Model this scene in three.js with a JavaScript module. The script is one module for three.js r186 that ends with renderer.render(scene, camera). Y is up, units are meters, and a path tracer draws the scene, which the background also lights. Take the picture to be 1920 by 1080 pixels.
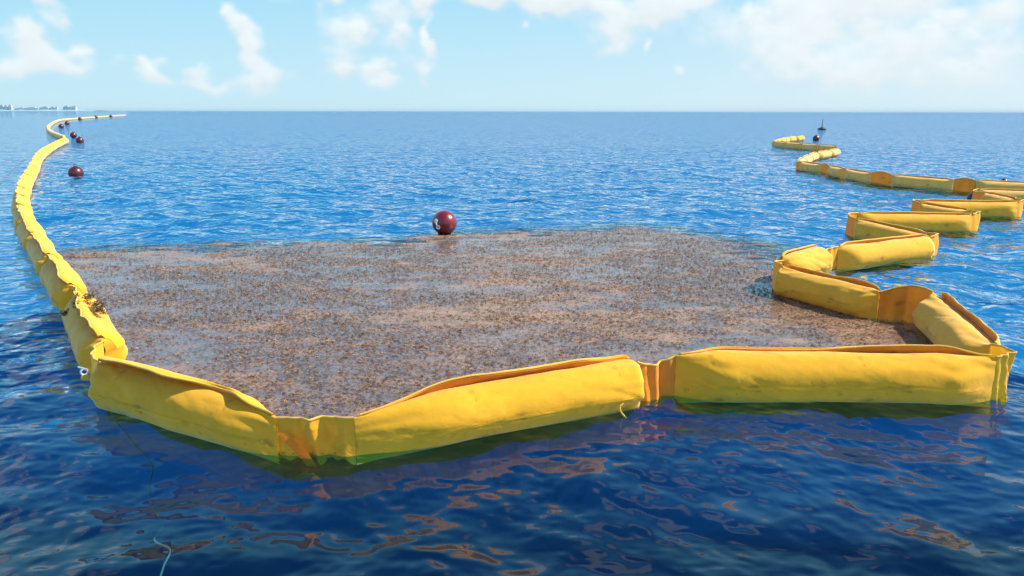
import * as THREE from 'three';
import { mergeGeometries } from 'three/addons/utils/BufferGeometryUtils.js';

// ------------------------------------------------------------------ camera, sun, exposure
const scene = new THREE.Scene();
const camera = new THREE.PerspectiveCamera(42, 16 / 9, 0.1, 40000);
camera.position.set(0, 2.5, 0);
camera.rotation.set(-13.252 * Math.PI / 180, 0, 0.0018, 'YXZ');
const renderer = new THREE.WebGLRenderer({ antialias: true });
renderer.toneMapping = THREE.LinearToneMapping;
renderer.toneMappingExposure = 1.75;
renderer.shadowMap.enabled = true;

const SUN = new THREE.Vector3(0.69, 0.71, -0.05).normalize();
const sun = new THREE.DirectionalLight(0xffebcc, 5);
sun.name = 'sun';
sun.position.copy(SUN).multiplyScalar(60);
sun.target.position.set(0, 0, -8);
sun.position.add(sun.target.position);
sun.castShadow = true;
sun.shadow.mapSize.set(2048, 2048);
Object.assign(sun.shadow.camera, { left: -30, right: 30, top: 30, bottom: -30, near: 1, far: 150 });
scene.add(sun, sun.target);

// ------------------------------------------------------------------ small helpers
const { lerp, clamp, smoothstep } = THREE.MathUtils;
const ss = (x, a, b) => smoothstep(x, a, b);
function rng(seed) { let s = seed >>> 0; return () => { s = (s + 0x6d2b79f5) | 0; let t = Math.imul(s ^ (s >>> 15), 1 | s); t = (t + Math.imul(t ^ (t >>> 7), 61 | t)) ^ t; return ((t ^ (t >>> 14)) >>> 0) / 4294967296; }; }
const TAB = new Float32Array(65536), rt = rng(11);
for (let i = 0; i < 65536; i++) TAB[i] = rt();
function vnoise(x, y) {                                   // 0..1 value noise
  const ix = Math.floor(x), iy = Math.floor(y); let fx = x - ix, fy = y - iy;
  fx = fx * fx * (3 - 2 * fx); fy = fy * fy * (3 - 2 * fy);
  const a = (ix & 255), b = ((ix + 1) & 255), c = (iy & 255) << 8, d = ((iy + 1) & 255) << 8;
  const p = TAB[a + c], q = TAB[b + c], r = TAB[a + d], s = TAB[b + d];
  return p + (q - p) * fx + (r - p) * fy + (p - q - r + s) * fx * fy;
}
function fbm(x, y, o = 4) { let s = 0, a = 0.5, n = 0; for (let i = 0; i < o; i++) { s += a * vnoise(x, y); n += a; x = x * 2.03 + 17.3; y = y * 2.03 + 5.1; a *= 0.5; } return s / n; }
const used = {};
function numbered(name) { const n = used[name] = (used[name] ?? -1) + 1; return n ? `${name}_${String(n).padStart(3, '0')}` : name; }
function tag(o, label, category, group, kind) {
  if (label) o.userData.label = label; if (category) o.userData.category = category;
  if (group) o.userData.group = group; if (kind) o.userData.kind = kind; return o;
}
function mesh(name, geo, mat, parent) { const m = new THREE.Mesh(geo, mat); m.name = name; m.castShadow = m.receiveShadow = true; (parent ?? scene).add(m); return m; }
function thing(name, x, y, z) { const g = new THREE.Group(); g.name = numbered(name); g.position.set(x, y, z); scene.add(g); return g; }
function gridGeo(nu, nv, f, closed = false) {             // f(i, j, out[5]) -> x y z u v
  const P = new Float32Array((nu + 1) * (nv + 1) * 3), U = new Float32Array((nu + 1) * (nv + 1) * 2), o = [0, 0, 0, 0, 0];
  for (let i = 0, k = 0; i <= nu; i++) for (let j = 0; j <= nv; j++, k++) { f(i, j, o); P[k * 3] = o[0]; P[k * 3 + 1] = o[1]; P[k * 3 + 2] = o[2]; U[k * 2] = o[3]; U[k * 2 + 1] = o[4]; }
  const I = [];
  for (let i = 0; i < nu; i++) for (let j = 0; j < nv; j++) { const a = i * (nv + 1) + j, b = a + nv + 1; I.push(a, b, a + 1, b, b + 1, a + 1); }
  const g = new THREE.BufferGeometry();
  g.setAttribute('position', new THREE.BufferAttribute(P, 3)); g.setAttribute('uv', new THREE.BufferAttribute(U, 2)); g.setIndex(I); g.computeVertexNormals();
  return g;
}
const dataTex = (data, n, m, srgb, rx = 1, ry = 1) => { const t = new THREE.DataTexture(data, n, m, THREE.RGBAFormat); t.wrapS = t.wrapT = THREE.RepeatWrapping; t.magFilter = THREE.LinearFilter; t.minFilter = THREE.LinearMipmapLinearFilter; t.generateMipmaps = true; if (srgb) t.colorSpace = THREE.SRGBColorSpace; t.repeat.set(rx, ry); t.needsUpdate = true; return t; };

// ------------------------------------------------------------------ sky: air and fair-weather cumulus
function makeSky() {
  const W = 4096, H = 2048, data = new Float32Array(W * H * 4);
  // cumulus heaps near the horizon: azimuth, elevation, half-widths (degrees), weight
  const deg = (u, v) => [Math.atan((u - 960) / 1445) * 57.2958, (209 - v) * 0.0396];
  const heaps = [];
  const add = (az, el, rx, ry, w = 1) => heaps.push([az, el, rx, ry, w]);
  const P = (u, v, rx, ry, w) => { const [a, e] = deg(u, v); add(a, e, rx * 0.036, ry * 0.038, w); };
  P(103, 32, 13, 17, 1.1); P(118, 62, 15, 18, .7); P(62, 78, 24, 24, 1.1); P(48, 100, 26, 16, 1); P(80, 118, 40, 18, 1.1); P(150, 104, 20, 16, 1); P(115, 140, 55, 20, .9); P(30, 148, 42, 18, .95); P(140, 155, 30, 14, .7);
  P(268, 128, 14, 14, 1); P(290, 150, 22, 18, 1.1); P(318, 122, 22, 14, .6); P(310, 165, 24, 11, .9); P(378, 146, 26, 13, 1); P(400, 166, 40, 13, .9); P(225, 140, 20, 18, .5);
  P(452, 34, 18, 15, 1.2); P(470, 62, 24, 22, 1.2); P(488, 92, 22, 24, 1.2); P(490, 128, 26, 22, 1.1); P(515, 158, 48, 20, 1.1); P(470, 168, 24, 12, .8);
  P(632, 12, 24, 18, 1); P(655, 70, 45, 40, .72); P(640, 120, 42, 32, .72); P(672, 60, 20, 14, .9); P(655, 132, 24, 12, .9); P(715, 130, 26, 16, 1.1); P(722, 158, 26, 14, 1); P(735, 42, 46, 26, .95); P(800, 30, 24, 22, 1.2); P(745, 76, 20, 13, .8); P(806, 85, 14, 24, 1); P(798, 135, 16, 26, .7); P(760, 110, 50, 40, .45);
  P(880, 4, 80, 20, 1.2); P(1040, 26, 70, 20, .75); P(1340, 70, 90, 34, .55); P(1180, 50, 60, 40, .5); P(560, 6, 60, 14, .5); P(1640, 150, 160, 40, .45); P(960, 4, 70, 24, 1.2); P(1260, 30, 60, 30, .8); P(1560, 20, 60, 30, .8); P(1040, 10, 40, 16, 1.2); P(1120, 24, 46, 30, .9); P(1140, 68, 32, 28, .8); P(1155, 98, 18, 14, .7); P(1215, 22, 34, 26, 1.2); P(975, 54, 14, 8, .8); P(1215, 88, 10, 8, .7); P(1270, 136, 14, 10, .7);
  P(1310, 12, 50, 18, .9); P(1400, 48, 44, 22, .7); P(1470, 30, 40, 34, 1.05); P(1510, 62, 40, 28, 1.1); P(1450, 96, 80, 44, .7); P(1600, 64, 36, 26, .95); P(1660, 36, 34, 26, .7); P(1730, 18, 50, 26, .9); P(1760, 66, 60, 26, .7); P(1860, 46, 36, 22, 1); P(1890, 100, 80, 40, .65); P(1690, 100, 90, 34, .75); P(1600, 20, 60, 22, .7); P(1560, 130, 120, 44, .5); P(1820, 150, 130, 40, .42); P(1400, 150, 130, 40, .22);
  const rr = rng(5);
  for (let k = 0; k < 150; k++) {                         // the same kind of heaps all round the horizon and higher up
    let az = rr() * 360 - 180; const el = 1 + Math.pow(rr(), 1.3) * 44; if (Math.abs(az) < 36 && el < 9.5 || rr() < ss(el, 6, 16) * .6) continue;
    const n = 2 + (rr() * 4 | 0), s = 0.7 + el * 0.09;
    for (let q = 0; q < n; q++) add(az + (rr() - .5) * 5 * s, el + (rr() - .5) * 2.4 * s, (0.8 + rr() * 1.6) * s, (0.6 + rr() * .8) * s, 0.8 + rr() * .4);
  }
  const bins = Array.from({ length: 360 }, () => []);
  for (const h of heaps) for (let a = Math.floor(h[0] - 3 * h[2] - 2); a <= h[0] + 3 * h[2] + 2; a++) bins[((a % 360) + 540) % 360].push(h);
  for (let row = 0; row < H; row++) {
    const el = ((row + .5) / H - .5) * 180;
    for (let col = 0; col < W; col++) {
      const k = (row * W + col) * 4;
      if (el <= 0) { data[k] = .10; data[k + 1] = .26; data[k + 2] = .46; data[k + 3] = 1; continue; }
      const th = ((col + .5) / W - .5) * 2 * Math.PI;        // atan2(z, x)
      let az = th * 57.29578 + 90; if (az > 180) az -= 360; if (az < -180) az += 360;
      const ce = Math.cos(el / 57.29578), cs = Math.cos(th) * ce * SUN.x + Math.sin(el / 57.29578) * SUN.y + Math.sin(th) * ce * SUN.z;
      const t = ss(el, -2, 18), t2 = ss(el, 18, 46), glow = Math.pow(Math.max(0, cs * .5 + .5), 3);
      let r = lerp(lerp(.56, .17, t), .04, t2), g = lerp(lerp(.835, .64, t), .21, t2), b = lerp(lerp(.945, .97, t), .66, t2); const z2 = ss(el, 40, 85); r = lerp(r, .02, z2); g = lerp(g, .12, z2); b = lerp(b, .48, z2);
      const low = Math.exp(-el / 9);
      r += glow * (.50 * low + .03); g += glow * (.15 * low + .03); b += glow * (.05 * low + .02);
      // clouds
      if (el < 62) {
        const x = az * .42, y = el * .55;
        const wx = (fbm(x * .9 + 40, y * .9 + 7, 4) - .5) * 2.4, wy = (fbm(x * .9 + 91, y * .9 + 33, 4) - .5) * 1.9;
        const A = az + wx, E = el + wy; let d = 0, top = 0;
        for (const h of bins[((Math.floor(az) % 360) + 540) % 360]) { let dx = A - h[0]; if (dx > 180) dx -= 360; if (dx < -180) dx += 360; const dy = E - h[1], q = (dx / h[2]) ** 2 + (dy / h[3]) ** 2; if (q < 6) { const w = h[4] * Math.exp(-q); d += w; top += w * dy / h[3]; } }
        const det = fbm(x * 2.6 + 3, y * 3.0, 5);
        const v = d + (det - .5) * .62 * Math.min(1, d * 2.2);
        const thick = ss(v, .12, 1.15) * (1 - .3 * ss(el, 40, 62));
        const hz = Math.exp(-el / 1.5) * .55;               // air in front of the cloud feet
        const al = thick * .90 * (1 - hz);
        const lit = .87 + .13 * ss(d > 0 ? top / d : 0, -.8, .7) + (det - .5) * .08;
        r = lerp(r, .90 * lit + .03, al); g = lerp(g, .965 * lit + .03, al); b = lerp(b, .99 * lit + .03, al);
      }
      data[k] = r * .581; data[k + 1] = g * .577; data[k + 2] = b * .574; data[k + 3] = 1;
    }
  }
  const t = new THREE.DataTexture(data, W, H, THREE.RGBAFormat, THREE.FloatType);
  t.mapping = THREE.EquirectangularReflectionMapping; t.magFilter = t.minFilter = THREE.LinearFilter; t.needsUpdate = true;
  return t;
}
scene.background = makeSky();
scene.environment = scene.background;

// ------------------------------------------------------------------ wave fields (inverse FFT of a wind-sea spectrum)
function fft(re, im, n, stride, off) {
  for (let i = 1, j = 0; i < n; i++) { let bit = n >> 1; for (; j & bit; bit >>= 1) j ^= bit; j ^= bit; if (i < j) { const a = off + i * stride, b = off + j * stride; let t = re[a]; re[a] = re[b]; re[b] = t; t = im[a]; im[a] = im[b]; im[b] = t; } }
  for (let len = 2; len <= n; len <<= 1) {
    const ang = 2 * Math.PI / len, h = len >> 1, C = new Float64Array(h), S = new Float64Array(h);
    for (let k = 0; k < h; k++) { C[k] = Math.cos(ang * k); S[k] = Math.sin(ang * k); }
    for (let i = 0; i < n; i += len) for (let k = 0; k < h; k++) { const a = off + (i + k) * stride, b = a + h * stride, xr = re[b] * C[k] - im[b] * S[k], xi = re[b] * S[k] + im[b] * C[k]; re[b] = re[a] - xr; im[b] = im[a] - xi; re[a] += xr; im[a] += xi; }
  }
}
function waveField(n, size, lmin, lmax, power, windAngle, spread, seed, slopeRms) {
  const re = new Float32Array(n * n), im = new Float32Array(n * n), R = rng(seed), gauss = () => Math.sqrt(-2 * Math.log(R() + 1e-9)) * Math.cos(6.28318 * R());
  const kmin = 2 * Math.PI / lmax, kmax = 2 * Math.PI / lmin; let e = 0;
  for (let j = 0; j < n; j++) for (let i = 0; i < n; i++) {
    const kx = (i < n / 2 ? i : i - n) * 2 * Math.PI / size, ky = (j < n / 2 ? j : j - n) * 2 * Math.PI / size, k = Math.hypot(kx, ky);
    if (k < kmin * .6 || k > kmax * 1.5) continue;
    const c = Math.cos(Math.atan2(ky, kx) - windAngle), dir = (1 - spread) * c * c + spread;
    const win = ss(k, kmin * .6, kmin * 1.2) * (1 - ss(k, kmax * .8, kmax * 1.5));
    const a = Math.pow(k, -power) * Math.sqrt(dir) * win; re[j * n + i] = a * gauss(); im[j * n + i] = a * gauss(); e += (a * k) ** 2;
  }
  for (let j = 0; j < n; j++) fft(re, im, n, 1, j * n);
  for (let i = 0; i < n; i++) fft(re, im, n, n, i);
  // scale to the wanted slope
  let s2 = 0, d = size / n, cnt = 0;
  for (let j = 0; j < n; j += 3) for (let i = 0; i < n - 1; i += 3) { s2 += ((re[j * n + i + 1] - re[j * n + i]) / d) ** 2; cnt++; }
  const f = slopeRms / Math.sqrt(s2 / cnt); for (let i = 0; i < n * n; i++) re[i] *= f;
  return { h: re, n, size };
}
function sample(F, x, z) { const n = F.n, u = x / F.size * n, v = z / F.size * n, iu = Math.floor(u), iv = Math.floor(v), fu = u - iu, fv = v - iv, a = ((iu % n) + n) % n, b = (a + 1) % n, c = (((iv % n) + n) % n) * n, d = ((((iv + 1) % n) + n) % n) * n; return lerp(lerp(F.h[a + c], F.h[b + c], fu), lerp(F.h[a + d], F.h[b + d], fu), fv); }
function normalTexture(F) {
  const n = F.n, d = F.size / n * 2, o = new Uint8Array(n * n * 4);
  for (let j = 0; j < n; j++) for (let i = 0; i < n; i++) {
    const sx = (F.h[j * n + (i + 1) % n] - F.h[j * n + (i + n - 1) % n]) / d, sy = (F.h[((j + 1) % n) * n + i] - F.h[((j + n - 1) % n) * n + i]) / d;
    const l = 1 / Math.hypot(sx, sy, 1), k = (j * n + i) * 4; o[k] = 127.5 - sx * l * 127.5; o[k + 1] = 127.5 - sy * l * 127.5; o[k + 2] = 127.5 + l * 127.5; o[k + 3] = 255;
  }
  return dataTex(o, n, n, false);
}
const WIND = 1.2;                                          // crests run roughly left-right, a little askew
const swellField = waveField(512, 31, 0.45, 3.2, 2.0, WIND, .25, 3, .08);
const chopField = waveField(2048, 23, 0.09, 1.1, 2.05, WIND, .3, 8, .20);
const chopNormal = normalTexture(chopField);

// ------------------------------------------------------------------ layout (metres; the camera stands over 0, 0)
const LEFT = [[-3.7, -6.4], [-3.88, -6.81], [-5.13, -8.62], [-5.56, -9.22], [-6.96, -11.12], [-8.5, -13.23], [-10.4, -15.88], [-12.22, -18.65], [-15.13, -23.34], [-18.8, -29.7], [-22.64, -36.21], [-26.56, -43.3], [-31.98, -53.79], [-35.89, -61.76]];
const LEFT_FAR = [[-39.16, -66.64], [-47.54, -79.11], [-58.96, -97.35], [-73.53, -121.94], [-92.69, -155.66], [-111.99, -190.87], [-129.62, -230.56], [-155.57, -291.23], [-199, -395]];
const MAT = [[-8.64, -14.09], [-7.98, -14.58], [-5.99, -14.86], [-2.87, -15.36], [-1.29, -16.32], [0.48, -16.9], [2.98, -17.36], [4.03, -16.54], [4.9, -15.52], [5.65, -14.54],
  [5.2, -12.6], [4.2, -11.1], [3.77, -10.29], [4.5, -8.89], [4.98, -8.74], [4.39, -6.58], [4.3, -6.29], [1.46, -6.35], [1.09, -6.21], [-1.16, -5.15], [-1.73, -5.15], [-3.63, -6.22], [-3.88, -6.81], [-5.13, -8.62], [-5.56, -9.22], [-6.96, -11.12], [-8.5, -13.23]];
function segDist(x, z, A, B) { const dx = B[0] - A[0], dz = B[1] - A[1], t = clamp(((x - A[0]) * dx + (z - A[1]) * dz) / (dx * dx + dz * dz), 0, 1); return Math.hypot(x - A[0] - t * dx, z - A[1] - t * dz); }
function inside(x, z, P) { let c = false; for (let i = 0, j = P.length - 1; i < P.length; j = i++) if ((P[i][1] > z) !== (P[j][1] > z) && x < (P[j][0] - P[i][0]) * (z - P[i][1]) / (P[j][1] - P[i][1]) + P[i][0]) c = !c; return c; }
function edgeDist(x, z) { let d = 1e9; for (let i = 0; i < 10; i++) d = Math.min(d, segDist(x, z, MAT[i], MAT[i + 1])); return d; }   // to the open (far) edge of the mat
function matDepth(x, z) {                                   // > 0 within the seaweed, in metres from its edge
  let d = 1e9; for (let i = 0; i < MAT.length; i++) d = Math.min(d, segDist(x, z, MAT[i], MAT[(i + 1) % MAT.length])); return inside(x, z, MAT) ? d : -d;
}
const leftLine = [...LEFT, ...LEFT_FAR];
function leftOf(x, z) {                                     // seaward side of the left boom
  if (z > -6.4) return false;
  for (let i = 0; i < leftLine.length - 1; i++) { const A = leftLine[i], B = leftLine[i + 1]; if (z <= A[1] && z > B[1]) return x < lerp(A[0], B[0], (A[1] - z) / (A[1] - B[1])); }
  return x < z * .5;
}

// ------------------------------------------------------------------ sea
function makeSea() {
  const rowsZ = [4, 3, 2, 1, .3]; const f = 750;
  for (let p = 900; p > 0.1; p -= p > 8 ? .75 : p > 1 ? .4 : .1) { const d = 2.5 * f / p; rowsZ.push(-d); if (d > 16000) break; }
  const nr = rowsZ.length - 1, nc = 900;
  const P = new Float32Array((nr + 1) * (nc + 1) * 3), U = new Float32Array((nr + 1) * (nc + 1) * 2), side = new Uint8Array((nr + 1) * (nc + 1));
  for (let j = 0, k = 0; j <= nr; j++) {
    const z = rowsZ[j], d = Math.abs(Math.min(z, 0)), half = 3.2 + .86 * d, dz = Math.abs((rowsZ[Math.min(j + 1, nr)] - rowsZ[Math.max(j - 1, 0)]) / 2), dx = 2 * half / nc;
    for (let i = 0; i <= nc; i++, k++) {
      const x = (i / nc * 2 - 1) * half; let y = 0;
      if (d < 120) {
        const fade = (1 - ss(dz, .25, 1.6));
        const left = leftOf(x, z), calm = left ? ss(-z + (fbm(x * .5, z * .25, 3) - .5) * 5, 6.5, 13) : 0, lee = ss(z + (fbm(x * .6 + 5, z * .6, 3) - .5) * 4, -8, -4.6); side[k] = left ? Math.min(3, Math.floor(calm * 4)) : Math.min(6, Math.floor(lee * 3.999) + (lee > .25 ? 3 : 0));
        let a = (1 - .65 * calm) * (1 - .32 * lee);
        if (x > -10 && x < 7 && z < -4 && z > -19) { const m = matDepth(x, z); a *= 1 - .93 * ss(m, -1.2, .3); }
        
        y = a * fade * sample(swellField, x, z);
        const ff = 1 - ss(dz, .05, .16);
        if (ff > 0) y += a * ff * .25 * sample(chopField, x, z);
      } else side[k] = leftOf(x, z) ? 3 : 0;
      P[k * 3] = x; P[k * 3 + 1] = y; P[k * 3 + 2] = z; U[k * 2] = x / chopField.size; U[k * 2 + 1] = -z / chopField.size;
    }
  }
  const I = [[], [], [], [], [], [], []];
  for (let j = 0; j < nr; j++) for (let i = 0; i < nc; i++) { const a = j * (nc + 1) + i, b = a + nc + 1; I[side[a]].push(a, a + 1, b, a + 1, b + 1, b); }
  const pos = new THREE.BufferAttribute(P, 3), uv = new THREE.BufferAttribute(U, 2);
  const whole = new THREE.BufferGeometry(); whole.setAttribute('position', pos); whole.setAttribute('uv', uv); 
  const all = new Uint32Array(I.reduce((q, a) => q + a.length, 0)); { let o = 0; for (const a of I) { all.set(a, o); o += a.length; } }
  whole.setIndex(new THREE.BufferAttribute(all, 1)); whole.computeVertexNormals();
  const water = (ns) => new THREE.MeshPhysicalMaterial({ color: new THREE.Color().setRGB(.40, .74, .90), transmission: 1, thickness: 0, roughness: .03, ior: 1.38, normalMap: chopNormal, normalScale: new THREE.Vector2(ns, ns) });
  [['sea', 1.0], ['sheltered_water', .85], ['sheltered_water_001', .7], ['sheltered_water_002', .6], ['lee_water', .7], ['lee_water_001', .48], ['lee_water_002', .32]].forEach(([name, ns], s) => {
    const g = new THREE.BufferGeometry(); g.setAttribute('position', pos); g.setAttribute('uv', uv); g.setAttribute('normal', whole.attributes.normal);
    g.setIndex(new THREE.BufferAttribute(new Uint32Array(I[s]), 1));
    const m = mesh(name, g, water(ns)); m.castShadow = false; tag(m, null, null, null, 'structure');
  });
  // the deep body of water that shows through the surface
  const bed = new THREE.PlaneGeometry(36000, 24000, 1, 1).rotateX(-Math.PI / 2).translate(0, 0, -10000);
  const m = mesh('deep_water', bed, new THREE.MeshStandardMaterial({ color: new THREE.Color()  .setRGB(.003, .19, .385), roughness: 1 }));
  m.position.y = -80; tag(m, null, null, null, 'structure');
  // added unseen shelf: brightens far water, its undercut face keeps near water dark
  const rim = (u) => { const x = Math.sign(u) * (Math.abs(u) * 70 + Math.pow(Math.abs(u), 6) * 14000); return [x, -50 + (fbm(x * .06 + 3, 2.5, 3) - .5) * 12 + (fbm(x * .32 + 8, 7.5, 4) - .5) * 14 + 22 * ss(x, 12, 26) + 12 * ss(-x, 18, 32)]; };
  const shelf = gridGeo(700, 4, (i, j, o) => { const [x, e] = rim(i / 350 - 1); o[0] = x; o[1] = -9; o[2] = j ? Math.min(e - .5, [0, -62, -110, -900, -16000][j]) : e; o[3] = x / 40; o[4] = o[2] / 40; });
  tag(mesh('added_shelf', shelf, new THREE.MeshStandardMaterial({ color: new THREE.Color().setRGB(.003, .19, .385), roughness: 1, side: THREE.DoubleSide })), null, null, null, 'structure');
  const undercut = gridGeo(700, 1, (i, j, o) => { const [x, e] = rim(i / 350 - 1); o[0] = x; o[1] = j ? -9.02 : -80; o[2] = j ? e - .6 : -130; o[3] = x / 40; o[4] = j; });
  tag(mesh('added_shelf_undercut', undercut, new THREE.MeshStandardMaterial({ color: new THREE.Color().setRGB(.003, .19, .385), roughness: 1, side: THREE.DoubleSide })), null, null, null, 'structure');
}
makeSea();

// ------------------------------------------------------------------ boom fabric
function fabricMaps(seed) {
  const n = 512, c = new Uint8Array(n * n * 4), b = new Uint8Array(n * n * 4), T = 6;
  for (let j = 0; j < n; j++) for (let i = 0; i < n; i++) {
    const x = i / n, y = j / n, k = (j * n + i) * 4;
    const per = (s, o, q) => { const u = x * s, v = y * s, wu = x, wv = y; return lerp(lerp(fbm(u + q, v + q, o), fbm(u - s + q, v + q, o), wu), lerp(fbm(u + q, v - s + q, o), fbm(u - s + q, v - s + q, o), wu), wv); };
    const big = per(3, 3, seed), fine = per(22, 3, seed + 9), spots = per(40, 2, seed + 31);
    const dirt = ss(per(9, 4, seed + 50), .56, .74) * .5 + ss(spots, .72, .86) * .5;
    const m = 232 + (big - .5) * 40 + (fine - .5) * 26;
    c[k] = clamp(m - dirt * 84, 0, 255); c[k + 1] = clamp(m - dirt * 88, 0, 255); c[k + 2] = clamp(m - dirt * 40, 0, 255); c[k + 3] = 255;
    const h = per(5, 4, seed + 70) * .7 + fine * .2 + per(60, 1, seed + 80) * .1; b[k] = b[k + 1] = b[k + 2] = h * 255; b[k + 3] = 255;
  }
  return [dataTex(c, n, n, true), dataTex(b, n, n, false)];
}
const [fabC, fabB] = fabricMaps(4);
const yellow = (r, g, b) => new THREE.MeshPhysicalMaterial({ color: new THREE.Color().setRGB(r, g, b), map: fabC, bumpMap: fabB, bumpScale: .012, roughness: .95, ior: 1.38, transmission: .28, thickness: 0, side: THREE.DoubleSide });
const FLOAT = [yellow(1, .565, .03), yellow(1, .595, .06), yellow(.97, .66, .17)];  // third, palest tone puts distance haze into the far floats
const FLAP = new THREE.MeshPhysicalMaterial({ color: new THREE.Color().setRGB(1, .56, .018), map: fabC, bumpMap: fabB, bumpScale: .01, roughness: .97, transmission: .15, thickness: 0, side: THREE.DoubleSide });
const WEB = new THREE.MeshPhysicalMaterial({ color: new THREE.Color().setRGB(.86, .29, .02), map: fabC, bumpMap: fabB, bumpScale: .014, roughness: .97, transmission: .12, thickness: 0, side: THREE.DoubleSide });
const HEM = yellow(.98, .66, .10), WEB2 = new THREE.MeshPhysicalMaterial({ color: new THREE.Color().setRGB(.95, .42, .018), map: fabC, bumpMap: fabB, bumpScale: .014, roughness: .97, transmission: .10, thickness: 0, side: THREE.DoubleSide }), SKIRT = yellow(.15, .125, .02), SUN_PATCH = yellow(1, .30, .01);
const STEEL = new THREE.MeshStandardMaterial({ color: 0xd8dce0, roughness: .35, metalness: .6 });
const ROPE = new THREE.MeshStandardMaterial({ color: new THREE.Color().setRGB(.75, .74, .68), roughness: .8 });

function tube(pts, r, seg, rad = 6) { return new THREE.TubeGeometry(new THREE.CatmullRomCurve3(pts.map((p) => new THREE.Vector3(...p)), false, 'centripetal'), seg, r, rad); }
let boomSeed = 0;
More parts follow.
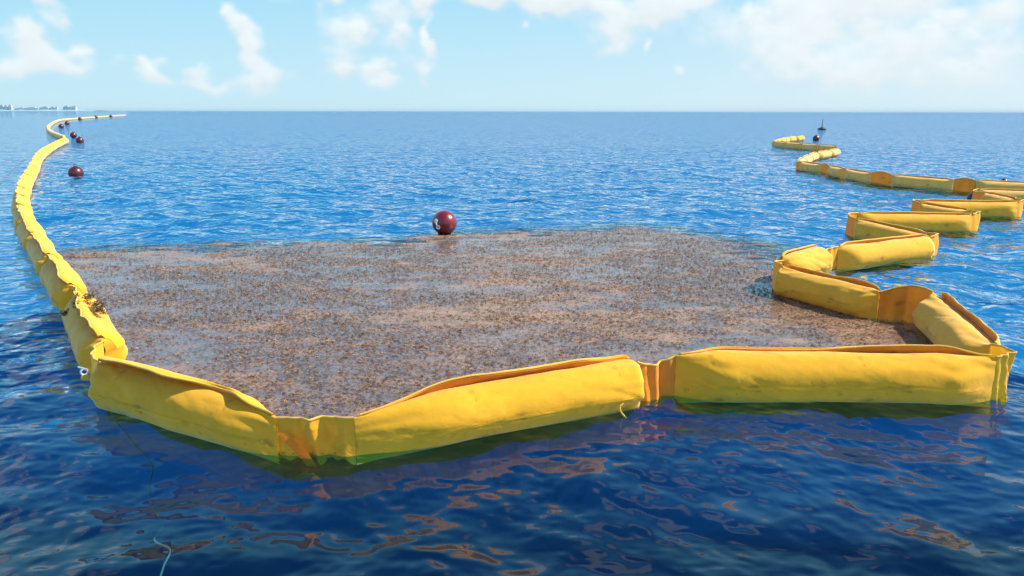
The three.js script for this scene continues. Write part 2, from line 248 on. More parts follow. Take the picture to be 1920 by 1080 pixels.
// One float in its pocket. A, B: ends of its axis on the water; o: R, yc, seam heights, flap shape; far: fewer facets
function makeFloat(parent, A, B, o, detail) {
  const sd = (boomSeed += 7.31), L = Math.hypot(B[0] - A[0], B[1] - A[1]), ux = (B[0] - A[0]) / L, uz = (B[1] - A[1]) / L;
  const side = o.side === 'L' ? 1 : -1, sx = uz * side, sz = -ux * side;      // towards the open side of the flap
  const R = o.R ?? .2, yc = o.yc ?? .185, yb = -.07, yt = [o.yt0 ?? .34, o.yt1 ?? .34], e = [o.e0 ?? .32, o.e1 ?? .32];
  const end = (p, soft) => soft ? Math.pow(Math.sin(p * Math.PI / 2), 1 - .1 * soft) * lerp(1, ss(p, -.5, 1), .5) : Math.sqrt(1 - (1 - p) ** 2);
  const fill = (t) => end(clamp(t / e[0], 0, 1), o.soft0) * end(clamp((L - t) / e[1], 0, 1), o.soft1);
  const open = (t) => { let w = 1; if (o.open) { w = 0; for (const [a, b] of o.open) w = Math.max(w, ss(t / L, a - .08, a + .12) * (1 - ss(t / L, b - .12, b + .08))); w = .06 + .94 * w; } return w; };
  const seam = (t) => lerp(yt[0], yt[1], ss(t / L, .15, .85));
  const nt = detail > 1 ? Math.round(L / .028) : detail > 0 ? 26 : 8, np = detail > 1 ? 52 : detail > 0 ? 24 : 10;
  const local = parent.position, O = [0, 0, 0];
  const put = (out, t, s, y) => { out[0] = A[0] + ux * t + sx * s - local.x; out[1] = y; out[2] = A[1] + uz * t + sz * s - local.z; };
  const bend = (t) => (vnoise(t * 1.1 + sd, sd) - .5) * .035, lift = (t) => (vnoise(t * .8 + sd, 3 + sd) - .5) * .03;
  const fatness = (t) => 1 + (vnoise(t * 1.6 + sd, 8.5) - .5) * .10;
  const surf = (t, ph, extra, out) => {
    const a = fill(t), r = R * fatness(t) * (1 - .02 * Math.sin(2 * ph)) + extra, sn = Math.sin(ph), cs = Math.cos(ph);
    let w = 0;
    if (detail > 0) {
      const ends = 1 - a, near = Math.exp(-Math.min(t, L - t) / .42);
      w += near * .030 * (fbm(ph * 2.6 + sd, t * 1.2 + sd, 3) - .5) * 2 * (1 - ends * .4);
      w += near * .015 * Math.sin(ph * 9 + 4 * vnoise(t * 5, sd) + t * 6) * vnoise(t * 3 + 5, ph * 1.5 + sd);
      w += .009 * (fbm(t * 3.2 + sd, ph * 1.7, 3) - .5) * 2;
      const cr = vnoise(t * 2.2 + ph * 1.1 + sd, 41); w -= .010 * Math.exp(-(((cr - .5) / .035) ** 2)) * ss(fbm(t * .9 + sd, ph + 9, 2), .42, .62);   // creases
    }
    const infS = (r + w) * cs, infY = yc + lift(t) + (r + w) * sn;
    const flatS = .012 * cs + w * .7, flatY = lerp(yb, seam(t), sn * .5 + .5);
    put(out, t, lerp(flatS, infS, a) + bend(t) * a, lerp(flatY, infY, a));
  };
  const pocket = mesh('float_pocket', gridGeo(nt, np, (i, j, out) => { const t = L * (detail ? i / nt : .5 - .5 * Math.cos(Math.PI * i / nt)), ph = -Math.PI / 2 + 2 * Math.PI * j / np; surf(t, ph, 0, out); out[3] = (t + sd) / 1.3; out[4] = j / np * 1.3 / 1.3; }), FLOAT[o.tone ?? 0], parent);
  if (detail > 0 && !o.noFlap) {
    // flap: a sheet from the far side of the pocket over its top, its free edge standing off
    const nf = nt, mf = 14, reach = o.reach ?? .0, rise = o.rise ?? .05, wav = o.wave ?? .02;
    const edge = (t) => { const a = Math.pow(fill(t), 1.4), w = open(t), [fs, fy] = free(t, a), ta0 = Math.PI * (o.leave ?? .60) - .08, r0 = R * fatness(t) + .016; return [lerp(Math.cos(ta0) * r0 * a + bend(t) * a, fs, w), lerp(Math.sin(ta0) * r0 - R, fy, w) * (w > .99 ? 1 : 1)]; };
    const free = (t, a) => { return [(reach + wav * 1.2 * (fbm(t * 2.1 + sd, 77, 3) - .5) * 2) * a, (rise + wav * (fbm(t * 2.6 + sd, 13, 3) - .5) * 2) * a]; };
    const q = [0, 0, 0, 0, 0];
    const fl = mesh('flap', gridGeo(nf, mf, (i, j, out) => {
      const t = .04 + (L - .08) * i / nf, m = j / mf, a = fill(t), [es, ey] = edge(t);
      const base = Math.PI * .86, topA = Math.PI * (o.leave ?? .60);
      if (m < .6) { surf(t, lerp(base, topA, m / .6), .006 + .008 * m, out); }
      else {
        const k = (m - .6) / .4, r = R * fatness(t) + .014, s0 = Math.cos(topA) * r * a + bend(t) * a, y0 = lerp(seam(t) + .006, yc + lift(t) + Math.sin(topA) * r, a);
        const s1 = es, y1 = lerp(seam(t) + .012, yc + lift(t) + R + ey, a);
        const bulge = .03 * a * Math.sin(k * Math.PI);
        put(out, t, lerp(s0, s1, k), lerp(y0, y1, k) + bulge);
      }
      out[3] = (t + sd) / 1.3; out[4] = m * .4;
    }), FLAP, parent);
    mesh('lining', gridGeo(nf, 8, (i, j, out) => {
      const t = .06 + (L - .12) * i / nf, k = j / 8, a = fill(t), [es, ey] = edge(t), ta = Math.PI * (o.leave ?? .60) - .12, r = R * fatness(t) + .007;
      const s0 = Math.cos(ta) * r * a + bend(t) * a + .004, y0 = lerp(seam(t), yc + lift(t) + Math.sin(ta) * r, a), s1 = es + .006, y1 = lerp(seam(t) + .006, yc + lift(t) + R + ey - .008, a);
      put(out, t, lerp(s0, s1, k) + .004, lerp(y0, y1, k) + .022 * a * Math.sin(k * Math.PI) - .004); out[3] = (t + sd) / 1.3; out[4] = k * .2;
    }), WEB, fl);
    const pts = []; for (let i = 0; i <= 26; i++) { const t = .04 + (L - .08) * i / 26, a = fill(t), [es, ey] = edge(t); put(q, t, es, lerp(seam(t) + .012, yc + lift(t) + R + ey, a)); pts.push([q[0], q[1], q[2]]); }
    mesh('hem', tube(pts, detail > 1 ? .009 : .014, detail > 1 ? 80 : 26, 6), HEM, fl);
    if (detail > 1) {  // welded seam strip along the lower side of the pocket, towards the open side
      mesh('weld_strip', gridGeo(nt, 2, (i, j, out) => { const t = .12 + (L - .24) * i / nt; surf(t, -.10 - .075 * (j - 1) + (vnoise(t * 1.5, sd) - .5) * .05, .0035, out); out[3] = (t + sd) / 1.3; out[4] = j * .04; }), FLOAT[o.tone ?? 0], pocket);
    }
  }
  return { A, B, yt, ux, uz, yb };
}
// The flat double sheet between two floats
function makeWeb(parent, f0, f1, o = {}, detail = 1) {
  const sd = (boomSeed += 3.7), local = parent.position, a = f0.B, b = f1.A, len = Math.hypot(b[0] - a[0], b[1] - a[1]);
  const c = o.via ?? [(a[0] + b[0]) / 2, (a[1] + b[1]) / 2], nx = -(b[1] - a[1]) / (len || 1), nz = (b[0] - a[0]) / (len || 1);
  const nu = detail > 1 ? 40 : 10, nv = detail > 1 ? 24 : 6;
  const top = (t) => lerp(f0.yt[1], f1.yt[0], ss(t, 0, 1)) + (o.top ?? -.03) * Math.sin(Math.PI * Math.pow(t, o.skew ?? 1));
  const at = (t, v, out) => {
    const x = (1 - t) ** 2 * a[0] + 2 * t * (1 - t) * c[0] + t * t * b[0], z = (1 - t) ** 2 * a[1] + 2 * t * (1 - t) * c[1] + t * t * b[1];
    const w = Math.sin(Math.PI * t) * ((o.wob ?? .035) * (fbm(t * 4 + sd, v * .8 + sd, 3) - .5) * 2 + .012 * Math.sin(t * 17 + v * 2 + sd)) + (1 - v) * .02 * Math.sin(t * 9 + sd) + (o.crumple ?? 0) * Math.sin(Math.PI * t) * (Math.sin(t * 26 + v * 3 * Math.sin(t * 5)) + .8 * (fbm(t * 9 + sd, v * 5, 3) - .5) * 2);
    out[0] = x + nx * w - local.x; out[1] = lerp(-.04 + .02 * Math.sin(t * 11 + sd) + (o.hang ?? 0) * ss(t, .35, .85) + (o.crumple ?? 0) * 1.2 * Math.sin(t * 31), top(t), v); out[2] = z + nz * w - local.z; out[3] = t * len / 1.3 + sd; out[4] = v * .4;
  };
  const w = mesh('joint_sheet', gridGeo(nu, nv, (i, j, out) => at(i / nu, j / nv, out)), o.mat ?? WEB, parent);
  const pts = [], q = [0, 0, 0, 0, 0]; for (let i = 0; i <= 16; i++) { at(i / 16, 1, q); pts.push([q[0], q[1], q[2]]); }
  mesh('hem', tube(pts, detail > 1 ? .010 : .014, detail > 1 ? 40 : 12, 6), HEM, w);
  return w;
}
// A length of boom: floats joined by sheets, with a skirt hanging below
function makeBoom(name, label, floats, webs, detail, at, group) {
  const g = thing(name, at[0], 0, at[1]); tag(g, label, 'boom', group);
  const made = floats.map((f, i) => makeFloat(g, f[0], f[1], f[2] ?? {}, Array.isArray(detail) ? detail[i] : detail));
  for (let i = 0; i < made.length - 1; i++) makeWeb(g, made[i], made[i + 1], webs?.[i], Array.isArray(detail) ? detail[i] : detail);
  const line = []; made.forEach((f, i) => { line.push(f.A, f.B); });
  const parts = [];
  for (let i = 0; i < line.length - 1; i++) {
    const via = (i % 2 && webs?.[(i - 1) / 2]?.via) || null, A = line[i], B = line[i + 1], n = detail === 0 ? 1 : 24;
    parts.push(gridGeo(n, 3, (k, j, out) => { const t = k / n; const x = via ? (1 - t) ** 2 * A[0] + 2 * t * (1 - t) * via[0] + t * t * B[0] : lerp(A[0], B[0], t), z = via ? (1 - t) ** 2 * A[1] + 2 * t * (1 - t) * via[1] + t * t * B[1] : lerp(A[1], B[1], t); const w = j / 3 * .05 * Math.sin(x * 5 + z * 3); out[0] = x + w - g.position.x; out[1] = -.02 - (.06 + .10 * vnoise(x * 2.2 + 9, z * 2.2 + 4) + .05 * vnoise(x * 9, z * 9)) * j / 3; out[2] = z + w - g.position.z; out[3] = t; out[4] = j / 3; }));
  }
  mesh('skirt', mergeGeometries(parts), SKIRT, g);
  return { g, made };
}
const GROUP = 'lengths of yellow floating boom';
// front left: two floats
const frontLeft = makeBoom('floating_boom', 'yellow boom length across the front left, two floats, the left one in shade',
  [[[-3.60, -6.22], [-1.73, -5.16], { side: 'R', R: .205, yc: .175, e0: .2, e1: .5, soft1: 1, open: [[0, .62], [.8, .95]], yt0: .37, yt1: .30, reach: .11, rise: .085, wave: .03, leave: .56 }],
    [[-1.16, -5.16], [1.09, -6.20], { side: 'R', R: .215, yc: .185, e0: .85, soft0: 1, e1: .10, open: [[.12, .86]], yt0: .30, yt1: .38, reach: -.05, rise: .062, wave: .016, leave: .66 }]],
  [{ top: .0, wob: .06, crumple: .012, mat: WEB2 }], 2, [-3.6, -6.2], GROUP);
{ // patch of sunlight painted in bright orange on the sheet between the two floats
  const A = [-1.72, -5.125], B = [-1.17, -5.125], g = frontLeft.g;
  mesh('painted_sun_patch', gridGeo(12, 12, (i, j, o) => { const v = j / 12, t = lerp(lerp(-.02, .38, 1 - v), lerp(.28, .52, 1 - v), i / 12); o[0] = lerp(A[0], B[0], t) - g.position.x; o[1] = lerp(-.06, .23 - .07 * i / 12, v); o[2] = lerp(A[1], B[1], t) + .028 + .006 * Math.sin(t * 14 + v * 2) - g.position.z; o[3] = t * .4; o[4] = v * .3; }), SUN_PATCH, g);
}
const frontRight = makeBoom('floating_boom', 'long fat yellow boom float lying straight across the front right',
  [[[1.46, -6.36], [4.27, -6.30], { side: 'R', R: .225, yc: .19, e0: .5, soft0: 1, e1: .45, soft1: 1, open: [[.52, 1.1]], yt0: .39, yt1: .40, reach: -.07, rise: .055, wave: .016, leave: .68 }]], [], 2, [1.46, -6.36], GROUP);
makeWeb(frontLeft.g, frontLeft.made[1], frontRight.made[0], { top: -.05, wob: .05, mat: WEB }, 2);
const right = makeBoom('floating_boom', 'yellow boom length running back from the right front corner, with a tall orange joint',
  [[[4.42, -6.62], [4.96, -8.60], { side: 'L', R: .215, yc: .185, e0: .3, e1: .16, yt0: .42, yt1: .44, reach: -.12, rise: .06, wave: .02, leave: .74, tone: 1 }],
    [[4.50, -8.92], [3.77, -10.29], { side: 'L', R: .20, yc: .19, e0: .3, e1: .12, yt0: .36, yt1: .42, reach: -.10, rise: .04, wave: .018, leave: .72, tone: 1 }],
    [[4.02, -10.9], [4.92, -11.72], { side: 'R', R: .235, yc: .19, e0: .35, e1: .10, yt0: .36, yt1: .36, reach: -.1, rise: .02, wave: .01, leave: .72, tone: 1 }]],
  [{ via: [4.86, -8.95], top: .05, wob: .02 }, { via: [3.72, -10.75], top: .0, wob: .02, mat: WEB2 }], 2, [4.42, -6.62], GROUP);
makeWeb(frontRight.g, frontRight.made[0], right.made[0], { via: [4.58, -6.36], top: .01, wob: .05, mat: FLOAT[0], crumple: .03, hang: .2 }, 2);
const Z = (side, o = {}) => ({ side, R: .185, yc: .165, e0: .3, e1: .26, soft0: .6, soft1: .6, yt0: .37, yt1: .37, reach: -.09, rise: .035, wave: .01, leave: .7, tone: 1, ...o });
const zig = makeBoom('floating_boom', 'yellow boom length folded in a zigzag of six floats at the right behind the seaweed',
  [[[5.30, -12.02], [7.33, -13.02], Z('R', { R: .205, yc: .17, e1: .12 })], [[7.50, -13.42], [7.05, -15.33], Z('L')], [[7.5, -16.2], [9.9, -16.06], Z('R')], [[10.2, -16.6], [9.84, -18.13], Z('L')], [[10.14, -18.65], [12.4, -18.37], Z('R')], [[12.7, -18.9], [12.93, -20.58], Z('L')]],
  [[7.72, -13.2], [6.98, -15.95], [10.28, -16.25], [9.75, -18.6], [12.75, -18.55]].map((via, i) => ({ via, top: .02, crumple: .012, mat: i % 2 ? WEB : WEB2 })), 1, [5.3, -12], GROUP);
makeWeb(right.g, right.made[2], zig.made[0], { top: .0, wob: .02, mat: WEB2 }, 2);
const rightFar = makeBoom('floating_boom', 'yellow boom length with orange joints stretching back from the right edge to the distant hook',
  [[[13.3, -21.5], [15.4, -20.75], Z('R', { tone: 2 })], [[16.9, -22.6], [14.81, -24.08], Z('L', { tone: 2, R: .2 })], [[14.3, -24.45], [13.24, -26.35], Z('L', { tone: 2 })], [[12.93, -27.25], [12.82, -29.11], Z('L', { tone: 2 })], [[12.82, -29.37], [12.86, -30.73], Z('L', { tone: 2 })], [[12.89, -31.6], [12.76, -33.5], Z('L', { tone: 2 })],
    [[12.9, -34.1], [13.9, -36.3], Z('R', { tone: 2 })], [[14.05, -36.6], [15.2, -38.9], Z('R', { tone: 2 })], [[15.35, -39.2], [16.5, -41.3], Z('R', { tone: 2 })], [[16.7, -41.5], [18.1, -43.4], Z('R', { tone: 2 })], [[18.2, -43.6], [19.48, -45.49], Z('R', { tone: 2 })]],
  [{ via: [17.4, -20.6], top: .0 }, { top: .07, wob: .02 }, { top: .08, wob: .02 }, { top: .02 }, { top: .06 }, { via: [12.6, -33.9] }], 1, [13.3, -21.5], GROUP);
makeWeb(zig.g, zig.made[5], rightFar.made[0], { via: [12.8, -21.2] }, 1);
const farOnes = []; {
  const pts = [[20.82, -48.82], [20.25, -50.4], [19.95, -52.6], [19.7, -54.9], [19.62, -57.1], [20.4, -59.3], [21.5, -61.4], [22.6, -63.6], [23.7, -65.7], [25.0, -67.5], [26.3, -69]];
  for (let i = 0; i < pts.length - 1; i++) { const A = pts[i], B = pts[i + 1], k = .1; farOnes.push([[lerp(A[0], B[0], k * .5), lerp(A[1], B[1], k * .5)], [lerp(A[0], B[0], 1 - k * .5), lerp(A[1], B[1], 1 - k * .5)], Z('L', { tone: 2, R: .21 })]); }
}
makeBoom('floating_boom', 'farthest right length of yellow boom, a small hook ending beside a dark buoy', farOnes, [], 1, [20.82, -48.8], GROUP);

// left boom: floats laid along a curve
function along(path, from, len, gap, opt) {
  const C = new THREE.CatmullRomCurve3(path.map((p) => new THREE.Vector3(p[0], 0, p[1])), false, 'centripetal'), T = C.getLength(), out = []; C.arcLengthDivisions = 800; C.updateArcLengths();
  for (let s = from, i = 0; s + len < T; s += len + gap, i++) { const a = C.getPointAt(s / T), b = C.getPointAt((s + len) / T); out.push([[a.x, a.z], [b.x, b.z], opt(i, s)]); }
  return out;
}
const leftNear = [[[-3.88, -6.81], [-5.13, -8.62], { side: 'L', R: .215, yc: .185, e0: .25, e1: .35, yt0: .37, yt1: .33, reach: .09, rise: .075, wave: .05, leave: .55 }],
  [[-5.50, -9.14], [-6.86, -10.98], { side: 'L', R: .205, yc: .18, e0: .3, e1: .3, yt0: .36, yt1: .34, reach: .09, rise: .07, wave: .045, leave: .55 }],
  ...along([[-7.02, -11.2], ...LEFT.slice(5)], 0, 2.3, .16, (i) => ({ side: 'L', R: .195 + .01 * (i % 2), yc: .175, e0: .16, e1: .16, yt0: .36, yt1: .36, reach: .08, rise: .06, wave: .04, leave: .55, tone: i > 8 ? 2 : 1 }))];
const leftWebs = leftNear.map((f, i) => ({ top: i === 0 ? .04 : (i % 3 ? .0 : .04), wob: .03 }));
const leftBoom = makeBoom('floating_boom', 'long curving yellow boom length at the left, its wavy flap littered with seaweed', leftNear, leftWebs, leftNear.map((f, i) => (i < 4 ? 2 : 1)), [-3.88, -6.81], GROUP);
makeWeb(leftBoom.g, { ...leftBoom.made[0], B: leftBoom.made[0].A, yt: [.37, .37] }, { ...frontLeft.made[0] }, { via: [-3.86, -6.42], top: .0, wob: .03, mat: FLAP }, 2);
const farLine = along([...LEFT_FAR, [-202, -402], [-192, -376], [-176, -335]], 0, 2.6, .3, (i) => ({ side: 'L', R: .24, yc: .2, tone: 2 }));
makeBoom('floating_boom', 'farthest left boom length, a thin pale line bending away towards the horizon', farLine, [], 0, [-39.2, -66.6], GROUP);

// fittings
{
  const k = thing('shackle', -3.73, .28, -6.20); tag(k, 'small white metal shackle and yellow stub at the left front corner of the boom', 'shackle');
  const ring = new THREE.TorusGeometry(.026, .009, 10, 24).rotateY(.6); mesh('ring', ring, STEEL, k);
  mesh('pin', new THREE.CylinderGeometry(.008, .008, .08, 12).rotateZ(1.3).translate(-.01, .035, 0), STEEL, k);
  mesh('stub', new THREE.CapsuleGeometry(.026, .04, 6, 14).rotateZ(Math.PI / 2).translate(.03, -.04, .03), HEM, k);
}
{
  const s = mesh('strap', tube([[0, .07, 0], [-.03, .05, .02], [-.026, .015, .03], [.0, -.02, .035], [.025, -.05, .03]], .007, 30, 8), HEM);
  s.name = numbered('rope_loop'); s.position.set(.93, .06, -5.87); tag(s, 'short pale rope loop hanging from the float end at the front joint', 'rope');
}
{
  const r = mesh('rope', tube([[-3.5, .02, -6.1], [-3.42, -.12, -6.05], [-3.22, -.3, -5.95], [-3.05, -.42, -5.84], [-2.92, -.5, -5.5], [-2.80, -.56, -5.33], [-2.68, -.6, -5.2], [-2.70, -.66, -5.08], [-2.56, -.7, -5.02], [-2.54, -.74, -4.86], [-2.50, -.78, -4.72], [-2.36, -.8, -4.66], [-2.30, -.82, -4.55]], .008, 160, 6), new THREE.MeshStandardMaterial({ color: new THREE.Color().setRGB(.13, .155, .16), roughness: .9 }));
  r.name = numbered('mooring_rope'); tag(r, 'thin pale rope sinking under water below the left front float', 'rope');
}

// ------------------------------------------------------------------ seaweed
function matHeight(x, z) {
  const m = matDepth(x, z), e = edgeDist(x, z), n = fbm(x * 1.3 + 9, z * 1.3, 4), f = fbm(x * 9, z * 9 + 4, 3);
  if (m < 0) return -.25;
  const ragged = e < 3 ? ss(e + (fbm(x * 1.6, z * 4.2 + 3, 4) - .5) * 2.6, -.1, 1.6) : 1;
  return lerp(-.06, .016, ragged) + (n - .5) * .016 + (f - .5) * .008;
}
function makeMat() {
  const n = 1600, c = new Uint8Array(n * n * 4), r = new Uint8Array(n * n * 4), b = new Uint8Array(n * n * 4), R = rng(21);
  const S = 15;                                              // metres covered
  for (let j = 0; j < n; j++) for (let i = 0; i < n; i++) {
    const x = i / n * S, y = j / n * S, k = (j * n + i) * 4;
    const band = fbm(x * .45 + 2, y * 1.3 + 8, 4), mid = fbm(x * 3, y * 5, 4), fine = fbm(x * 24, y * 24, 3), grain = R();
    const tan = ss(band * .8 + .1 + (mid - .5) * .6, .40, .70), dark = ss(fine * .6 + grain * .4, .5, .7);
    const col = [lerp(.165, .255, tan), lerp(.10, .15, tan), lerp(.085, .09, tan)];
    const q = 1.05 - .6 * dark + (mid - .5) * .5;
    for (let h = 0; h < 3; h++) c[k + h] = 255 * Math.pow(clamp(col[h] * q, 0, 1), 1 / 2.2); c[k + 3] = 255;
    const wet = 1 - tan; r[k] = r[k + 1] = r[k + 2] = 255 * clamp(lerp(.66, .28, wet) + (fine - .5) * .35, .08, 1); r[k + 3] = 255;
    b[k] = b[k + 1] = b[k + 2] = 255 * clamp(fine * .6 + grain * .25 + mid * .15, 0, 1); b[k + 3] = 255;
  }
  const T = [dataTex(c, n, n, true), dataTex(r, n, n, false), dataTex(b, n, n, false)];
  const x0 = -9.2, x1 = 6.2, z0 = -18.2, z1 = -4.8, nx = 380, nz = 400;
  const P = [], U = [], I = [], id = new Int32Array((nx + 1) * (nz + 1)).fill(-1);
  for (let j = 0; j <= nz; j++) for (let i = 0; i <= nx; i++) {
    const x = lerp(x0, x1, i / nx), z = lerp(z0, z1, j / nz); { const m = matDepth(x, z); if (m < -.03 || m < .06 && edgeDist(x, z) > .4) continue; }
    id[j * (nx + 1) + i] = P.length / 3; P.push(x, Math.max(matHeight(x, z), -.1), z); U.push((x + 9.2) / S, (z + 18.2) / S);
  }
  for (let j = 0; j < nz; j++) for (let i = 0; i < nx; i++) { const a = id[j * (nx + 1) + i], b2 = id[j * (nx + 1) + i + 1], c2 = id[(j + 1) * (nx + 1) + i], d = id[(j + 1) * (nx + 1) + i + 1]; if (a < 0 || b2 < 0 || c2 < 0 || d < 0) continue; I.push(a, c2, b2, b2, c2, d); }
  const g = new THREE.BufferGeometry(); g.setAttribute('position', new THREE.Float32BufferAttribute(P, 3)); g.setAttribute('uv', new THREE.Float32BufferAttribute(U, 2)); g.setIndex(I); g.computeVertexNormals();
  const m = mesh('seaweed_mat', g, new THREE.MeshPhysicalMaterial({ map: T[0], roughnessMap: T[1], roughness: 1, bumpMap: T[2], bumpScale: .012, ior: 1.5, clearcoat: .65, clearcoatRoughness: .14 }));
  tag(m, 'broad brown raft of wet floating seaweed held inside the yellow boom', 'seaweed', null, 'stuff');
}
makeMat();

function sprig(seed, flat) {                                 // a frond of sargassum: stem, narrow leaves, a few float bladders
  const R = rng(seed), P = [], I = [];
  const quad = (x, y, z, dx, dz, dy, w) => { const l = Math.hypot(dx, dz) || 1, px = -dz / l * w, pz = dx / l * w, k = P.length / 3; P.push(x, y, z, x + dx * .5 + px, y + dy * .7, z + dz * .5 + pz, x + dx, y + dy, z + dz, x + dx * .5 - px, y + dy * .7 + .001, z + dz * .5 - pz); I.push(k, k + 1, k + 2, k, k + 2, k + 3); };
  let x = -.045, z = 0, a = (R() - .5);
  for (let i = 0; i < 7; i++) {
    const nx = x + Math.cos(a) * .014, nz = z + Math.sin(a) * .014; quad(x, .004, z, nx - x, nz - z, .001, .0016);
    for (const s of [-1, 1]) { const b = a + s * (.6 + R() * .7), l = .018 + R() * .022; quad(nx, .004, nz, Math.cos(b) * l, Math.sin(b) * l, flat * (R() * 1.2 - .15) * l, .004 + R() * .003); }
    x = nx; z = nz; a += (R() - .5) * .9;
  }
  const g = new THREE.BufferGeometry(); g.setAttribute('position', new THREE.Float32BufferAttribute(P, 3)); g.setIndex(I); g.computeVertexNormals();
  return g;
}
const weedMat = new THREE.MeshPhysicalMaterial({ color: 0xffffff, roughness: .55, side: THREE.DoubleSide });
function weedTone(R, c) { const t = R(); if (t < .45) c.setRGB(.09, .055, .04); else if (t < .85) c.setRGB(.23, .135, .065); else c.setRGB(.36, .25, .12); return c.multiplyScalar(.7 + R() * .6); }
{
  const N = 48000, R = rng(77), M = new THREE.Matrix4(), q = new THREE.Quaternion(), e = new THREE.Euler(), v = new THREE.Vector3(), s = new THREE.Vector3(), c = new THREE.Color();
  for (let kind = 0; kind < 2; kind++) {
    const im = new THREE.InstancedMesh(sprig(5 + kind, kind ? .8 : .4), weedMat, N); let n = 0;
    for (let t = 0; t < N * 4 && n < N; t++) {
      const x = lerp(-9, 6, R()), z = lerp(-17.6, -5, Math.pow(R(), .8)); if (!inside(x, z, MAT)) continue;
      const d = fbm(x * .8 + 30, z * 1.6, 3) * .5 + fbm(x * 3.4 + 3, z * 5.5, 3) * .5, y = matHeight(x, z); if (R() > ss(d, .30, .60) * .92 + .08 || y < -.028 || R() > ss(edgeDist(x, z), .0, 2.2) * .85 + .15) continue;
      e.set((R() - .5) * .25, R() * 6.283, (R() - .5) * .25); const k = .14 + R() * R() * .5;
      im.setMatrixAt(n, M.compose(v.set(x, Math.max(y, 0) + .002, z), q.setFromEuler(e), s.set(k, k, k))); im.setColorAt(n, weedTone(R, c)); n++;
    }
    im.count = n; im.name = numbered('seaweed_fronds'); im.castShadow = im.receiveShadow = true; scene.add(im);
    tag(im, kind ? 'curled brown seaweed fronds poking up from the floating raft' : 'flat brown seaweed fronds spread over the floating raft', 'seaweed', null, 'stuff');
  }
}
function weedClump(x, y, z, sx, sz, n, seed, label, turn) {
  const R = rng(seed), parts = [];
  for (let i = 0; i < n; i++) { const g = sprig(seed * 50 + i, 1.2), r = Math.sqrt(R()), a = R() * 6.283; g.rotateX((R() - .5) * .9).rotateY(R() * 6.283).scale(1.1, 1.1, 1.1).translate(Math.cos(a) * r * sx, R() * .03 - .5 * (Math.cos(a) * r * sx) ** 2 * 2, Math.sin(a) * r * sz); parts.push(g); }
  const m = mesh('seaweed_clump', mergeGeometries(parts).rotateY(turn), new THREE.MeshPhysicalMaterial({ color: new THREE.Color().setRGB(.07, .045, .02), roughness: .6, side: THREE.DoubleSide }));
  m.name = numbered('seaweed_clump'); m.position.set(x, y, z); tag(m, label, 'seaweed', 'seaweed clumps caught on the left boom');
}
weedClump(-4.44, .42, -7.78, .03, .26, 24, 1, 'dark brown seaweed clump lying on top of the left boom close to the corner', .6);
weedClump(-4.84, .42, -8.26, .07, .12, 12, 2, 'sparse brown seaweed clump on the top of the left boom farther from the corner', .6);
weedClump(-4.72, .40, -7.98, .035, .28, 22, 3, 'brown seaweed clump wedged in the gap under the wavy flap of the left boom', .6);
weedClump(-4.98, .26, -8.14, .04, .08, 10, 4, 'small brown seaweed tuft sticking to the outer side of the left boom', .6);

// ------------------------------------------------------------------ buoys
const RED = new THREE.MeshPhysicalMaterial({ color: new THREE.Color().setRGB(.16, .006, .022), roughness: .34, clearcoat: .5, clearcoatRoughness: .22 });
const DARKRED = new THREE.MeshPhysicalMaterial({ color: new THREE.Color().setRGB(.07, .004, .018), roughness: .4, clearcoat: .4, clearcoatRoughness: .25 });
const WHITE = new THREE.MeshStandardMaterial({ color: new THREE.Color().setRGB(.85, .83, .85), roughness: .5 });
function buoyBody(R, detail) {                               // slightly flattened ball with moulded seam and eye
  const prof = []; const n = detail ? 40 : 14; for (let i = 0; i <= n; i++) { const a = -Math.PI / 2 + Math.PI * i / n; prof.push(new THREE.Vector2(Math.max(.0001, R * Math.cos(a) * (1 + (Math.abs(a) < .04 ? .012 : 0))), R * .97 * Math.sin(a))); }
  return new THREE.LatheGeometry(prof, detail ? 56 : 20);
}
function makeBuoy(x, z, R, label, detail, sink = .80) {
  const b = thing('buoy', x, 0, z); tag(b, label, 'buoy', 'round dark red buoys');
  const body = mesh('ball', buoyBody(R, detail).translate(0, R * sink, 0), detail ? RED : DARKRED, b);
  if (detail) {
    const dir = new THREE.Vector3(-.62, 0, .78).normalize(), c = new THREE.Vector3(0, R * sink, 0);
    const patch = (az, el, r0) => { const d = new THREE.Vector3(Math.sin(az) * Math.cos(el), Math.sin(el), Math.cos(az) * Math.cos(el)); return c.clone().addScaledVector(d, R * r0); };
    const pl = new THREE.SphereGeometry(.045, 20, 14).scale(1, 1.15, .35), p1 = patch(-.66, .22, 1.0); mesh('white_plate', pl.rotateY(-.66).translate(p1.x, p1.y, p1.z), WHITE, b);
    const st = tube([patch(-.62, .12, 1.02), patch(-.55, -.02, 1.04), patch(-.50, -.12, 1.03)].map((p) => p.toArray()), .018, 12, 8); mesh('rope', st, WHITE, b);
    const p2 = patch(-.44, -.24, 1.03), rg = new THREE.TorusGeometry(.034, .013, 10, 24).rotateY(-.44); mesh('ring', rg.translate(p2.x, p2.y, p2.z), WHITE, b);
  } else {
    mesh('eye', new THREE.TorusGeometry(R * .16, R * .05, 6, 12).translate(0, R * sink + R * 1.02, 0), DARKRED, b);
  }
  return b;
}
makeBuoy(-1.43, -15.75, .262, 'large dark red ball buoy with white fitting at the far edge of the seaweed', true, .80);
makeBuoy(-17.24, -29.89, .28, 'dark red buoy alone on blue water inside the left boom, nearest of the left buoys', false, .35);
makeBuoy(-35.42, -62.56, .3, 'dark red buoy just right of the end of the near left boom', false, .35);
makeBuoy(-41.3, -72.0, .3, 'dark red buoy right behind the end of the near left boom', false, .8);
makeBuoy(-68.2, -115.99, .38, 'violet red buoy inside the bend of the far left boom', false, .4);
makeBuoy(-83.01, -143.17, .42, 'dark buoy inside the far left boom, beyond the violet one', false, .4);
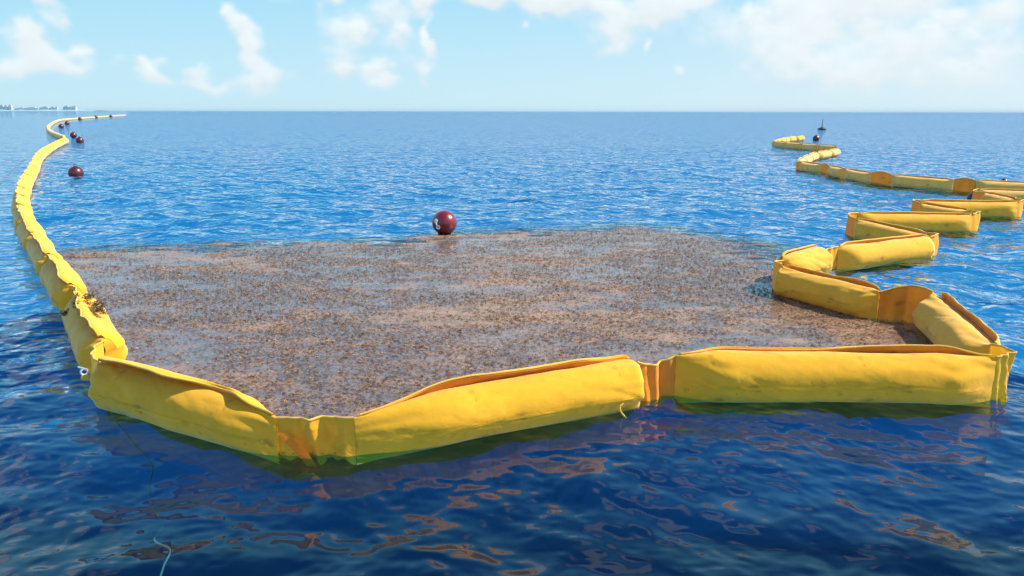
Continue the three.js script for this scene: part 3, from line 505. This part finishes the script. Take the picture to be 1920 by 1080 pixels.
makeBuoy(-120.5, -214.26, .5, 'tiny dark buoy against the far left boom line, first of three', false, .4);
makeBuoy(-146.1, -269.91, .6, 'tiny dark buoy against the far left boom line, middle of three', false, .4);
makeBuoy(-165.61, -317.45, .6, 'tiny dark buoy against the far left boom line, last of three', false, .4);
makeBuoy(27.5, -69.2, .30, 'dark buoy at the tip of the farthest right boom hook', false, .5);
makeBuoy(17.58, -26.98, .13, 'very small dark buoy behind the boom at the right edge', false, .5);
makeBuoy(13.29, -21.67, .15, 'small dark buoy by the rear fold of the zigzag boom', false, .6);
{
  const b = thing('marker_buoy', 44.85, 0, -111.08); tag(b, 'small dark marker buoy with a thin pole on the open water at right', 'buoy');
  const D = new THREE.MeshStandardMaterial({ color: new THREE.Color().setRGB(.02, .015, .05), roughness: .6 });
  mesh('hull', new THREE.LatheGeometry([[0, -.1], [.5, -.05], [.62, .1], [.5, .2], [.2, .3], [.12, .42], [0, .44]].map((p) => new THREE.Vector2(...p)), 24), D, b);
  mesh('pole', new THREE.CylinderGeometry(.035, .05, 1.0, 10).translate(0, .9, 0), D, b);
  mesh('top_mark', new THREE.ConeGeometry(.09, .2, 12).translate(0, 1.42, 0), D, b);
}

// ------------------------------------------------------------------ far shore with hotels
{
  const px = (u) => (u - 960) / 1407 * 5080, m = 3.6;
  const land = new THREE.Shape(); const pr = rng(3);
  const far = (-5400);
  const pts = []; for (let i = 0; i <= 40; i++) { const u = lerp(-120, 178, i / 40); pts.push([px(u), (8 + 12 * fbm(i * .55, 4, 3)) * (1 - ss(u, 110, 178) * .85)]); }
  const g = gridGeo(40, 4, (i, j, o) => { o[0] = pts[i][0]; o[1] = j === 0 ? -1 : j === 1 ? pts[i][1] * .6 : j === 2 ? pts[i][1] : j === 3 ? pts[i][1] * .8 : -1; o[2] = -5150 - j * 60; o[3] = i; o[4] = j; });
  tag(mesh('coast', g, new THREE.MeshStandardMaterial({ color: new THREE.Color().setRGB(.22, .38, .50), roughness: 1 })), null, null, null, 'structure');  // bluish land tone with distance haze put into it
  const wallC = [[.36, .50, .57], [.44, .50, .54], [.43, .53, .58], [.32, .46, .55]].map((c) => new THREE.MeshStandardMaterial({ color: new THREE.Color().setRGB(...c), roughness: .9 }));  // walls and windows tinted towards the sky, haze put into the colour
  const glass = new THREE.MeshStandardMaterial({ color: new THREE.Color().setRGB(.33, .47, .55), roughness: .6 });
  const hotel = (u, w, h, tone, label, cat, o = {}) => {
    const x = px(u), W = w * m, Hh = h * m * .6, g = thing(cat === 'tower' ? 'hotel_tower' : 'hotel', x, 4, -5220); tag(g, label, 'hotel', 'pale hotels on the far shore');
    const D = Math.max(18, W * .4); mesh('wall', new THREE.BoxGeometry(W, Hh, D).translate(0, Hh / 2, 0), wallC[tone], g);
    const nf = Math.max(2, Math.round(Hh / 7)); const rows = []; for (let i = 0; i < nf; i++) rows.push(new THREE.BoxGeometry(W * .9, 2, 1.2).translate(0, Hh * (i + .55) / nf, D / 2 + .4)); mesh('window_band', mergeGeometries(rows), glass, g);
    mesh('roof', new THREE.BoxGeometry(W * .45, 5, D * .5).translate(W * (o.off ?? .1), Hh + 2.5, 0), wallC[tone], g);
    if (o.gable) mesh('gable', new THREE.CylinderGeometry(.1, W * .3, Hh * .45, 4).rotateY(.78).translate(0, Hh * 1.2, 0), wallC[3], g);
  };
  hotel(-6, 9, 16, 3, 'pale blue hotel tower cut by the left edge, tallest on the far shore', 'tower');
  hotel(4, 6, 15, 0, 'slim pale tower second from the left edge on the far shore', 'tower');
  hotel(12, 5, 14, 3, 'slim pale tower third from the left edge on the far shore', 'tower');
  hotel(20, 5, 15, 2, 'slim whitish tower, rightmost of the cluster at the left edge', 'tower');
  hotel(38, 18, 6, 1, 'low pinkish hotel right of the tower cluster on the far shore', 'hotel');
  hotel(61, 26, 7, 2, 'long low white hotel with broad roof on the far shore', 'hotel', { off: 0 });
  hotel(84, 16, 9, 1, 'pale pink mid-height hotel on the far shore', 'hotel');
  hotel(98, 10, 8, 3, 'bluish hotel left of the pointed tower on the far shore', 'hotel');
  hotel(106, 4, 9, 3, 'narrow pointed blue tower on the far shore', 'tower', { gable: true });
  hotel(121, 4, 10, 3, 'narrow blue tower left of the bright white hotel', 'tower', { gable: true });
  hotel(126, 5, 13, 2, 'bright white tower at the left end of the white hotel block', 'tower');
  hotel(136, 14, 11, 2, 'bright white hotel block, rightmost on the far shore', 'hotel', { off: .3 });
}
scene.fog = new THREE.FogExp2(0xc6e7fb, 0.00004);
renderer.render(scene, camera);
